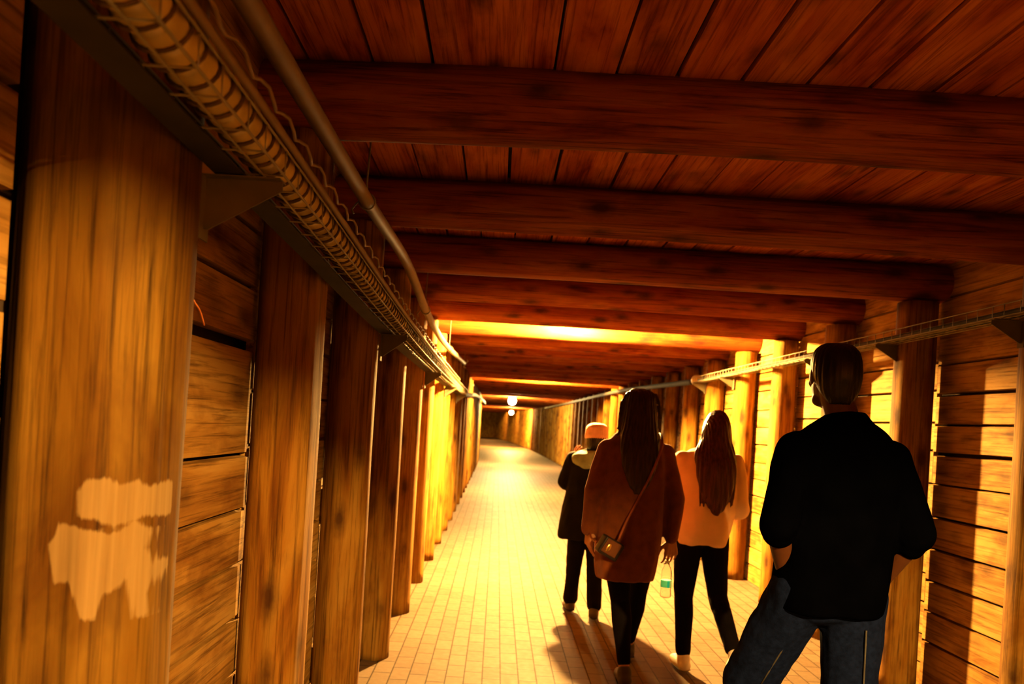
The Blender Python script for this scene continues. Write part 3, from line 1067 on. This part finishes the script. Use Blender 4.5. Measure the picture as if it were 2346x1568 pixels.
def shoe(parent, an, td, s, mat, sole_mat, name='shoe'):
    an = V(an)
    td = V(td).normalized()
    side = td.cross(V((0, 0, 1))).normalized()
    up = side.cross(td).normalized()
    bm = bmesh.new()
    h = an - up * 0.045 * s
    limb(bm, [h - td * 0.035 * s, h + td * 0.05 * s], [0.043 * s, 0.043 * s])
    limb(bm, [h + td * 0.05 * s - up * 0.004, h + td * 0.15 * s - up * 0.014 * s, h + td * 0.185 * s - up * 0.018 * s], [0.044 * s, 0.040 * s, 0.032 * s])
    limb(bm, [h - td * 0.02 * s, h - td * 0.005 * s + up * 0.045 * s], [0.045 * s, 0.045 * s])
    me = fuse(bm, name, 0.006, 4)
    # flatten the underside
    for v in me.vertices:
        hgt = (v.co - h).dot(up)
        lim = -0.040 * s
        if hgt < lim:
            v.co += up * (lim - hgt)
    o = link(name, me, mat, parent)
    bm = bmesh.new()
    limb(bm, [h - td * 0.035 * s, h + td * 0.06 * s, h + td * 0.18 * s], [0.044 * s, 0.043 * s, 0.035 * s])
    me = fuse(bm, 'sole', 0.006, 2)
    for v in me.vertices:
        hgt = (v.co - h).dot(up)
        v.co += up * (max(-0.046 * s, min(-0.026 * s, hgt)) - hgt)
    link('sole', me, sole_mat, o)
    return o

def skin_mat(name, color):
    m = plain(name, color, 0.5, 0, 0.12, 8, bump=0.1, bscale=90)
    b = m.node_tree.nodes['Principled BSDF']
    b.inputs['Subsurface Weight'].default_value = 0.1
    b.inputs['Subsurface Radius'].default_value = (0.02, 0.008, 0.004)
    return m
def hair_mat(name, c1, c2):
    m, nt, b = new_mat(name)
    tc = N(nt, 'ShaderNodeTexCoord')
    mp = N(nt, 'ShaderNodeMapping')
    mp.inputs['Scale'].default_value = (60, 60, 3)
    nt.links.new(tc.outputs['Object'], mp.inputs[0])
    n = N(nt, 'ShaderNodeTexNoise')
    n.inputs['Scale'].default_value = 2.0
    n.inputs['Detail'].default_value = 4
    nt.links.new(mp.outputs[0], n.inputs['Vector'])
    nt.links.new(ramp(nt, n.outputs[0], [(0.3, c1), (0.7, c2)]), b.inputs['Base Color'])
    b.inputs['Roughness'].default_value = 0.38
    b.inputs['Specular IOR Level'].default_value = 0.18
    bp = N(nt, 'ShaderNodeBump')
    bp.inputs['Strength'].default_value = 0.7
    bp.inputs['Distance'].default_value = 0.004
    nt.links.new(n.outputs[0], bp.inputs['Height'])
    nt.links.new(bp.outputs[0], b.inputs['Normal'])
    return m
M['skin'] = skin_mat('skin', (0.34, 0.15, 0.07))
M['skin_dim'] = skin_mat('shaded_skin', (0.06, 0.021, 0.008))  # darker copy of the skin, shade on the man put into its colour
M['hair_brown'] = hair_mat('dark_brown_hair', (0.008, 0.003, 0.0015), (0.035, 0.012, 0.004))
M['hair_red'] = hair_mat('reddish_brown_hair', (0.02, 0.006, 0.002), (0.09, 0.022, 0.005))
M['hair_black'] = hair_mat('black_hair', (0.002, 0.0015, 0.001), (0.008, 0.005, 0.003))
M['knit'] = plain('rust_brown_knit', (0.115, 0.031, 0.007), 0.95, 0, 0.2, 20, bump=0.5, bscale=140, sheen=0.8, spec=.05)
M['leggings'] = plain('black_leggings', (0.004, 0.003, 0.003), 0.95, spec=0.03)
M['blouse'] = plain('cream_blouse', (0.66, 0.42, 0.22), 0.8, 0, 0.08, 10, bump=0.2, bscale=80, sheen=0.3)
M['jacket'] = plain('black_jacket', (0.006, 0.005, 0.004), 0.95, spec=0.03)
M['hood'] = plain('grey_green_hood_lining', (0.16, 0.19, 0.12), 0.9, bump=0.4, bscale=60)
M['hat'] = plain('pinkish_knit_hat', (0.62, 0.33, 0.24), 0.9, bump=0.6, bscale=120, sheen=0.5)
M['navy'] = plain('dark_navy_cotton', (0.0005, 0.0006, 0.0014), 1.0, spec=0.0)
M['denim'] = plain('dark_blue_denim', (0.003, 0.006, 0.026), 0.95, 0, 0.35, 60, bump=0.3, bscale=200, spec=0.03)
M['seam'] = plain('denim_seam_thread', (0.05, 0.05, 0.05), 0.8)
M['shoe_dark'] = plain('dark_shoe_leather', (0.05, 0.035, 0.025), 0.6)
M['shoe_white'] = plain('white_sneaker', (0.80, 0.72, 0.58), 0.6)
M['sole'] = plain('pale_rubber_sole', (0.55, 0.48, 0.38), 0.7)
M['bag'] = plain('black_bag_leather', (0.018, 0.012, 0.010), 0.4)
M['bag_face'] = plain('brown_bag_flap', (0.09, 0.03, 0.01), 0.5)
M['gold'] = plain('golden_clasp', (0.95, 0.62, 0.18), 0.25, 1.0, 0.05)
M['strap'] = plain('rust_strap', (0.20, 0.05, 0.015), 0.6)

def grooves(freq, amp, seed=0.0):
    def f(co, n):
        th = math.atan2(co.y, co.x)
        return amp * (math.sin(th * freq + 3.0 * noise.noise(V((co.x * 8, co.y * 8, co.z * 2 + seed)))) * 0.6 + noise.noise(V((co.x * 55, co.y * 55, co.z * 3 + seed))) * 1.2)
    return f
def folds(amp, sx=7.0, sz=2.0, seed=0.0):
    def f(co, n):
        return amp * (noise.noise(V((co.x * sx + seed, co.y * sx, co.z * sz))) + 0.5 * noise.noise(V((co.x * sx * 2.3, co.y * sx * 2.3 + seed, co.z * sz * 3))))
    return f
def garment(name, build, mat, parent, voxel=0.007, smooth=4, fold=None):
    bm = bmesh.new()
    build(bm)
    me = fuse(bm, name, voxel, smooth)
    if fold:
        wrinkle(me, fold)
    return link(name, me, mat, parent)

# ---- woman in the long rust sweater
def woman():
    base = (0.80, 4.46, 0.0)
    J = dict(head=(0.0, 0.0, 1.565), neck=(0, -0.02, 1.43), chest=(0, -0.01, 1.28), pelvis=(-0.02, 0.0, 0.90),
             sh_l=(-0.158, -0.01, 1.335), el_l=(-0.235, -0.035, 1.10), wr_l=(-0.235, 0.03, 0.86),
             sh_r=(0.158, -0.01, 1.335), el_r=(0.235, -0.04, 1.08), wr_r=(0.232, 0.0, 0.838),
             hand_l=((0.05, 0.1, -1), (-1, -.4, 0), -1, 0.35), hand_r=((0.02, 0.02, -1), (0.25, -1, 0), 1, 0.55),
             hip_l=(-0.09, 0, 0.87), kn_l=(-0.035, 0.03, 0.475), an_l=(0.0, -0.05, 0.09),
             hip_r=(0.08, 0, 0.87), kn_r=(0.10, 0.22, 0.49), an_r=(0.115, 0.50, 0.09), toe_l=(0, 1, 0.0), toe_r=(0.1, 1, 0.0))
    p = body(J, 1.66, M['skin'], base, 'person in a long rust-brown sweater and black leggings, small bag at the hip', slim=0.93)
    def sweater(bm):
        loft(bm, [(0, -.015, 1.475, .058, .058), (0, -.015, 1.45, .085, .07), (0, -.01, 1.425, .120, .080), (0, -.005, 1.385, .158, .10), (-.003, 0, 1.32, .186, .125), (-.005, 0, 1.26, .192, .135),
                  (-.01, 0, 1.15, .190, .145), (-.01, 0, 1.0, .190, .150), (-.012, 0, .85, .188, .155), (-.018, 0, .70, .180, .150), (-.022, 0, .615, .166, .140), (-.022, 0, .605, .158, .13)])
        for k, sx in (('l', -1), ('r', 1)):
            sh, el, wr = V(J['sh_' + k]), V(J['el_' + k]), V(J['wr_' + k])
            limb(bm, [sh + V((0, 0, -.01)), lerp(sh, el, .5), el, lerp(el, wr, .5), lerp(el, wr, .93)], [.064, .060, .054, .048, .047])
    garment('sweater', sweater, M['knit'], p, 0.007, 5, folds(0.012, 9, 1.6))
    def legs(bm):
        limb(bm, [(-.05, 0, .90), (.04, 0, .90)], [.105, .105])
        for k in 'lr':
            hp_, kn, an = V(J['hip_' + k]), V(J['kn_' + k]), V(J['an_' + k])
            limb(bm, [hp_, lerp(hp_, kn, .35), lerp(hp_, kn, .7), kn], [.096, .084, .070, .057])
            bk = V((0, -.014, 0))
            limb(bm, [kn, lerp(kn, an, .3) + bk, lerp(kn, an, .65) + bk * .4, lerp(kn, an, .86)], [.056, .057, .044, .038])
    garment('leggings', legs, M['leggings'], p, 0.006, 3)
    def hair(bm):
        loft(bm, [(0, -.02, 1.690, .02, .02), (0, -.02, 1.678, .060, .062), (0, -.02, 1.650, .085, .088), (0, -.025, 1.60, .094, .095), (0, -.045, 1.55, .096, .082), (0, -.065, 1.48, .100, .072),
                  (0, -.095, 1.41, .108, .052), (0, -.12, 1.33, .108, .040), (0.0, -.135, 1.24, .092, .034), (0.0, -.145, 1.16, .060, .024), (0.0, -.147, 1.10, .02, .012)], power=2.0)
        for k in (-1, 1):
            limb(bm, [(k * .075, .01, 1.60), (k * .088, .0, 1.50), (k * .085, .03, 1.42)], [.03, .026, .018])
        rr = random.Random(3)
        for i in range(16):
            k = -1 if i < 11 else 1
            z = rr.uniform(1.42, 1.64)
            limb(bm, [(k * .085, -.04, z + .05), (k * (.105 + rr.random() * .012), -.05, z), (k * (.105 + rr.random() * .02), -.05, z - .07)], [.006, .0045, .0035])
    garment('long_hair', hair, M['hair_brown'], p, 0.005, 2, grooves(40, 0.003))
    shoe(p, J['an_l'], (0, 1, 0), .92, M['shoe_dark'], M['sole'])
    shoe(p, J['an_r'], (.1, 1, 0.0), .92, M['shoe_dark'], M['sole'])
    # shoulder bag, worn across the back
    bag = link('shoulder_bag', None, None, None, (base[0] - .145, base[1] - .175, .80))
    tag(bag, 'small black crossbody bag with a golden clasp at the sweater wearer\'s hip', 'bag')
    rot = Matrix.Rotation(0.5, 4, 'Y') @ Matrix.Rotation(0.35, 4, 'Z')
    def rbox(name, x0, x1, y0, y1, z0, z1, mat, bev, par=bag):
        bm = bmesh.new()
        add_box(bm, x0, x1, y0, y1, z0, z1)
        bmesh.ops.bevel(bm, geom=list(bm.edges), offset=bev, segments=3, affect='EDGES', profile=.6)
        bmesh.ops.transform(bm, matrix=rot, verts=bm.verts)
        return link(name, finish(bm, name), mat, par)
    rbox('bag_body', -.068, .068, -.030, .030, -.052, .052, M['bag'], .014)
    fl = rbox('flap', -.058, .040, -.037, -.028, -.035, .046, M['bag_face'], .004)
    bm = bmesh.new()
    bmesh.ops.create_uvsphere(bm, u_segments=20, v_segments=12, radius=1, matrix=rot @ Matrix.Translation((-.028, -.038, 0.0)) @ Matrix.Diagonal((.013, .005, .024, 1)))
    link('clasp', finish(bm, 'clasp'), M['gold'], fl)
    bm = bmesh.new()
    o = V((-base[0] + base[0] - 0, 0, 0))
    bc = V((-.145, -.175, .80))
    path = [V((-.10, -.185, .85)), V((-.06, -.17, .95)), V((0.0, -.168, 1.08)), V((.07, -.165, 1.24)), V((.115, -.135, 1.36)), V((.125, -.08, 1.42)), V((.125, .0, 1.440)), V((.11, .09, 1.40)),
            V((.04, .15, 1.22)), V((-.10, .165, 1.02)), V((-.20, .11, .90)), V((-.235, -.03, .84)), V((-.215, -.14, .82))]
    ring_tube(bm, [q - bc for q in smooth_path(path, .02)], 0.0065, 8)
    link('strap', finish(bm, 'strap'), M['strap'], bag)
    # water bottle hanging from the right hand
    bx, by, bz = base[0] + .222, base[1] + .024, .505
    prof = [(0.0, .0), (.022, .0), (.030, .006), (.031, .02), (.029, .05), (.031, .055), (.031, .105), (.029, .11), (.031, .13), (.028, .155), (.014, .185), (.0125, .20)]
    bm = bmesh.new()
    def lathe(bm, prof, seg=28):
        rings = []
        for r, z in prof:
            if r < 1e-6:
                rings.append([bm.verts.new((0, 0, z))])
            else:
                rings.append([bm.verts.new((r * math.cos(2 * PI * k / seg), r * math.sin(2 * PI * k / seg), z)) for k in range(seg)])
        for A, B in zip(rings[:-1], rings[1:]):
            for k in range(seg):
                k2 = (k + 1) % seg
                if len(A) == 1:
                    bm.faces.new((A[0], B[k2], B[k]))
                elif len(B) == 1:
                    bm.faces.new((A[k], A[k2], B[0]))
                else:
                    bm.faces.new((A[k], A[k2], B[k2], B[k]))
    inner = [(max(r - .0012, 0), z) for r, z in prof[::-1]]
    inner[-1] = (0, .0015)
    inner[-2] = (.021, .0015)
    lathe(bm, prof + inner)
    gm, nt, b = new_mat('clear_bottle_plastic')
    b.inputs['Base Color'].default_value = (.95, .97, .95, 1)
    b.inputs['Transmission Weight'].default_value = 1.0
    b.inputs['Roughness'].default_value = 0.05
    b.inputs['IOR'].default_value = 1.35
    bot = link('water_bottle', finish(bm, 'water_bottle'), gm, None, (bx, by, bz))
    tag(bot, 'clear plastic water bottle with a green label held by the neck in the right hand', 'bottle')
    bm = bmesh.new()
    rings = []
    for z in (.060, .100):
        rings.append([bm.verts.new((.0318 * math.cos(2 * PI * k / 28), .0318 * math.sin(2 * PI * k / 28), z)) for k in range(29 - 1)])
    fs = []
    for k in range(28):
        f = bm.faces.new((rings[0][k], rings[0][(k + 1) % 28], rings[1][(k + 1) % 28], rings[1][k]))
        th = (2 * PI * (k + .5) / 28)
        f.material_index = 1 if 4.62 < th < 5.05 else (2 if 5.05 <= th < 5.9 else 0)
    me = finish(bm, 'label')
    def film(name, c):
        m, nt, b = new_mat(name)
        b.inputs['Base Color'].default_value = (*c, 1)
        tr = N(nt, 'ShaderNodeBsdfTranslucent')
        tr.inputs['Color'].default_value = (*c, 1)
        mx = N(nt, 'ShaderNodeMixShader')
        mx.inputs[0].default_value = 0.7
        nt.links.new(b.outputs[0], mx.inputs[1])
        nt.links.new(tr.outputs[0], mx.inputs[2])
        nt.links.new(mx.outputs[0], nt.nodes['Material Output'].inputs[0])
        return m
    for m_ in (film('label_green', (.25, .95, .80)), film('label_teal', (.02, .6, .9)), film('label_pale', (.6, .9, .7))):
        me.materials.append(m_)
    link('bottle_label', me, None, bot)
    bm = bmesh.new()
    lathe(bm, [(0, .198), (.0145, .198), (.0145, .213), (.013, .215), (0, .215)])
    link('cap', finish(bm, 'cap', False), plain('white_cap', (.8, .8, .75), .5), bot)
woman()

# ---- girl with the long reddish hair and cream blouse
def girl():
    base = (1.27, 4.78, 0.0)
    J = dict(head=(0.075, 0.03, 1.485), neck=(0.045, -0.01, 1.36), chest=(0.035, 0, 1.21), pelvis=(0.02, 0.0, 0.85),
             sh_l=(-0.125, 0.0, 1.285), el_l=(-0.185, 0.02, 1.01), wr_l=(-0.06, 0.21, 1.00),
             sh_r=(0.185, 0.0, 1.29), el_r=(0.235, 0.03, 1.02), wr_r=(0.12, 0.22, 1.02),
             hand_l=((.6, .6, .2), (0, 0.3, -1), 1, .6), hand_r=((-.6, .6, .2), (0, .3, -1), -1, .6),
             hip_l=(-0.06, 0, 0.83), kn_l=(-0.06, 0.04, 0.455), an_l=(-0.055, -0.02, 0.09),
             hip_r=(0.095, 0, 0.83), kn_r=(0.155, 0.07, 0.46), an_r=(0.20, -0.20, 0.17), toe_l=(-.1, 1, 0.0), toe_r=(0, .75, -.6),
             look=(0.25, 1, -0.1))
    p = body(J, 1.58, M['skin'], base, 'person with long reddish hair, cream blouse and black trousers', slim=0.9)
    def blouse(bm):
        loft(bm, [(.045, -.01, 1.395, .055, .052), (.045, -.01, 1.375, .08, .065), (.04, -.005, 1.35, .13, .085), (.033, 0, 1.30, .165, .10), (.025, 0, 1.22, .185, .12),
                  (.02, 0, 1.08, .190, .13), (.012, 0, .95, .185, .135), (.01, 0, .85, .165, .13), (.01, 0, .80, .150, .12), (.01, 0, .785, .142, .115)])
        for k, sx in (('l', -1), ('r', 1)):
            sh, el, wr = V(J['sh_' + k]), V(J['el_' + k]), V(J['wr_' + k])
            limb(bm, [sh, lerp(sh, el, .5), el + V((0, -.01, -.015)), lerp(el, wr, .5) + V((0, 0, -.02)), lerp(el, wr, .92)], [.062, .066, .070, .062, .042])
            limb(bm, [lerp(sh, el, .6), V((0.06 * sx, 0, .95))], [.05, .05])
    garment('blouse', blouse, M['blouse'], p, 0.007, 5, folds(0.014, 9, 3, 4))
    def legs(bm):
        limb(bm, [(-.03, 0, .86), (.06, 0, .86)], [.105, .105])
        for k in 'lr':
            hp_, kn, an = V(J['hip_' + k]), V(J['kn_' + k]), V(J['an_' + k])
            limb(bm, [hp_, lerp(hp_, kn, .35), lerp(hp_, kn, .7), kn], [.092, .082, .070, .059])
            limb(bm, [kn, lerp(kn, an, .3) + V((0, -.012, 0)), lerp(kn, an, .65), lerp(kn, an, .9)], [.058, .057, .050, .046])
    garment('trousers', legs, M['leggings'], p, 0.006, 3, folds(.004, 10, 5))
    def hair(bm):
        loft(bm, [(.075, .01, 1.605, .012, .012), (.077, .01, 1.596, .034, .045), (.076, .008, 1.57, .058, .078), (.072, 0, 1.52, .078, .095), (.066, -.02, 1.47, .088, .085), (.06, -.045, 1.41, .098, .072),
                  (.046, -.085, 1.34, .125, .050), (.05, -.115, 1.26, .125, .042), (.052, -.13, 1.17, .112, .036), (.055, -.14, 1.09, .085, .030), (.06, -.14, 1.02, .05, .022), (.06, -.14, .975, .014, .01)], power=2.0)
        rr = random.Random(5)
        for i in range(10):
            k = -1 if i % 2 else 1
            x = .055 + k * rr.uniform(.06, .10)
            limb(bm, [(x, -.10, 1.30), (x + k * .01, -.125, 1.18), (x, -.135, 1.08 - rr.random() * .06)], [.012, .009, .004])
    garment('long_hair', hair, M['hair_red'], p, 0.005, 2, grooves(36, 0.003, 7))
    shoe(p, J['an_l'], (-.1, 1, 0), .90, M['shoe_white'], M['sole'], 'sneaker')
    shoe(p, J['an_r'], (0, .75, -.6), .90, M['shoe_white'], M['sole'], 'sneaker')
girl()

# ---- child in the black jacket
def child():
    base = (0.735, 6.05, 0.0)
    J = dict(head=(0.035, 0.0, 1.385), neck=(0.02, -0.02, 1.27), chest=(0.0, 0, 1.12), pelvis=(0.0, 0.0, 0.78),
             sh_l=(-0.125, 0.0, 1.195), el_l=(-0.175, 0.06, 1.02), wr_l=(-0.095, 0.19, 1.17),
             sh_r=(0.135, 0.0, 1.195), el_r=(0.175, 0.02, 0.98), wr_r=(0.16, 0.10, 0.78),
             hand_l=((.1, .2, 1), (-.6, .8, 0), 1, .5), hand_r=((0, .1, -1), (1, 0, 0), -1, .4),
             hip_l=(-0.06, 0, 0.76), kn_l=(-0.07, 0.05, 0.42), an_l=(-0.085, 0.07, 0.085),
             hip_r=(0.065, 0, 0.76), kn_r=(0.08, 0.0, 0.42), an_r=(0.075, -0.16, 0.09), toe_l=(-.1, 1, 0.0), toe_r=(.1, 1, 0))
    p = body(J, 1.47, M['skin'], base, 'person in a black jacket with grey-green hood and pinkish knit hat, partly hidden', slim=0.95)
    def jacket(bm):
        loft(bm, [(.02, -.015, 1.29, .06, .06), (.02, -.01, 1.265, .10, .075), (.01, -.005, 1.235, .14, .095), (.005, 0, 1.18, .165, .115), (0, 0, 1.08, .165, .125), (-.005, 0, .95, .170, .13),
                  (-.01, 0, .80, .185, .14), (-.015, 0, .66, .20, .145), (-.015, 0, .60, .20, .145), (-.015, 0, .59, .19, .135)])
        for k in 'lr':
            sh, el, wr = V(J['sh_' + k]), V(J['el_' + k]), V(J['wr_' + k])
            limb(bm, [sh, lerp(sh, el, .5), el, lerp(el, wr, .5), lerp(el, wr, .9)], [.066, .066, .064, .055, .046])
    garment('jacket', jacket, M['jacket'], p, 0.007, 4, folds(.010, 10, 4, 2))
    def hood(bm):
        loft(bm, [(-.01, -.05, 1.275, .07, .06), (-.02, -.07, 1.25, .115, .085), (-.02, -.085, 1.21, .13, .085), (-.02, -.09, 1.17, .115, .07), (-.02, -.09, 1.145, .07, .045)])
    garment('hood', hood, M['hood'], p, .007, 4, folds(.012, 12, 8, 9))
    def hat(bm):
        loft(bm, [(.035, -.012, 1.49, .02, .02), (.035, -.012, 1.483, .055, .060), (.035, -.012, 1.46, .078, .090), (.035, -.010, 1.42, .086, .102), (.035, -.008, 1.375, .087, .103), (.035, -.008, 1.368, .083, .098)])
    garment('knit_hat', hat, M['hat'], p, .005, 3, grooves(44, .0015))
    def hr(bm):
        loft(bm, [(.035, -.02, 1.40, .078, .085), (.035, -.025, 1.36, .082, .088), (.035, -.035, 1.32, .080, .070), (.035, -.045, 1.285, .070, .045)])
    garment('short_hair', hr, M['hair_black'], p, .005, 2, grooves(40, .002))
    def legs(bm):
        limb(bm, [(-.04, 0, .77), (.04, 0, .77)], [.09, .09])
        for k in 'lr':
            hp_, kn, an = V(J['hip_' + k]), V(J['kn_' + k]), V(J['an_' + k])
            limb(bm, [hp_, lerp(hp_, kn, .5), kn, lerp(kn, an, .5), lerp(kn, an, .92)], [.085, .075, .064, .058, .058])
    garment('trousers', legs, M['leggings'], p, 0.006, 3, folds(.006, 9, 6))
    shoe(p, J['an_l'], (-.1, 1, 0), .86, M['shoe_dark'], M['shoe_dark'])
    shoe(p, J['an_r'], (.1, 1, 0), .86, M['shoe_dark'], M['shoe_dark'])
child()

# ---- tall man
def man():
    base = (1.235, 2.78, 0.0)
    J = dict(head=(-0.045, 0.02, 1.690), neck=(-0.01, -0.01, 1.535), chest=(0, 0, 1.35), pelvis=(-0.03, 0.0, 0.95),
             sh_l=(-0.165, 0.0, 1.405), el_l=(-0.250, -0.09, 1.155), wr_l=(-0.165, 0.03, 0.945),
             sh_r=(0.165, 0.0, 1.40), el_r=(0.235, -0.07, 1.145), wr_r=(0.175, 0.10, 0.90),
             hand_l=((.35, .25, -1), (-1, 0, -.2), -1, .3), hand_r=((-.1, .15, -1), (1, -.2, 0), 1, .4),
             hip_l=(-0.115, 0, 0.92), kn_l=(-0.225, 0.20, 0.51), an_l=(-0.235, 0.19, 0.10),
             hip_r=(0.065, 0, 0.92), kn_r=(0.075, -0.0, 0.50), an_r=(0.08, -0.18, 0.10), toe_l=(-.1, 1, 0.0), toe_r=(.1, 1, 0))
    p = body(J, 1.80, M['skin_dim'], base, 'tall person in dark navy top and blue denim shorts, nearly black from behind', slim=1.0)
    def top(bm):
        loft(bm, [(-.01, -.02, 1.560, .062, .062), (-.01, -.015, 1.535, .085, .075), (-.005, -.01, 1.505, .120, .088), (0, -.005, 1.465, .160, .11), (0, 0, 1.40, .192, .13), (0, 0, 1.33, .208, .142),
                  (-.005, 0, 1.24, .208, .145), (-.01, 0, 1.10, .200, .14), (-.02, 0, .97, .198, .14), (-.03, 0, .87, .192, .14), (-.03, 0, .855, .184, .13)])
        for k in 'lr':
            sh, el, wr = V(J['sh_' + k]), V(J['el_' + k]), V(J['wr_' + k])
            limb(bm, [sh, lerp(sh, el, .5), lerp(sh, el, .98)], [.074, .072, .070])
            limb(bm, [lerp(sh, el, .8), lerp(el, wr, .10)], [.066, .060])
    garment('dark_top', top, M['navy'], p, 0.007, 4, folds(.010, 8, 3, 6))
    def shorts(bm):
        limb(bm, [(-.08, 0, .92), (.03, 0, .92)], [.125, .125])
        for k, e in (('l', 1.0), ('r', .96)):
            hp_, kn = V(J['hip_' + k]), V(J['kn_' + k])
            limb(bm, [hp_, lerp(hp_, kn, .5), lerp(hp_, kn, e - .03)], [.112, .104, .096], flat=((0, 1, 0), .95))
    o = garment('denim_shorts', shorts, M['denim'], p, 0.007, 3, folds(.009, 9, 5, 3))
    for k in (('l', -1), ('r', 1)):
        hp_, kn = V(J['hip_' + k[0]]), V(J['kn_' + k[0]])
        bm = bmesh.new()
        off = V((0.0, -.106, 0))
        ring_tube(bm, [lerp(hp_, kn, t) + V((.0, -.112 + t * .012, 0)) for t in (.25, .5, .75, .95)], .003, 6)
        link('back_seam', finish(bm, 'back_seam'), M['seam'], o)
    def hr(bm):
        loft(bm, [(-.045, .005, 1.803, .02, .02), (-.045, .005, 1.797, .05, .055), (-.045, .003, 1.775, .073, .085), (-.045, -.002, 1.73, .083, .098), (-.045, -.016, 1.68, .081, .088), (-.045, -.034, 1.64, .070, .060), (-.045, -.045, 1.61, .055, .042), (-.045, -.048, 1.585, .035, .025)], power=2.0)
    garment('short_hair', hr, M['hair_black'], p, .005, 2, grooves(40, .0015))
    shoe(p, J['an_l'], (-.1, 1, 0), 1.03, M['shoe_dark'], M['sole'])
    shoe(p, J['an_r'], (.1, 1, 0), 1.03, M['shoe_dark'], M['sole'])
man()
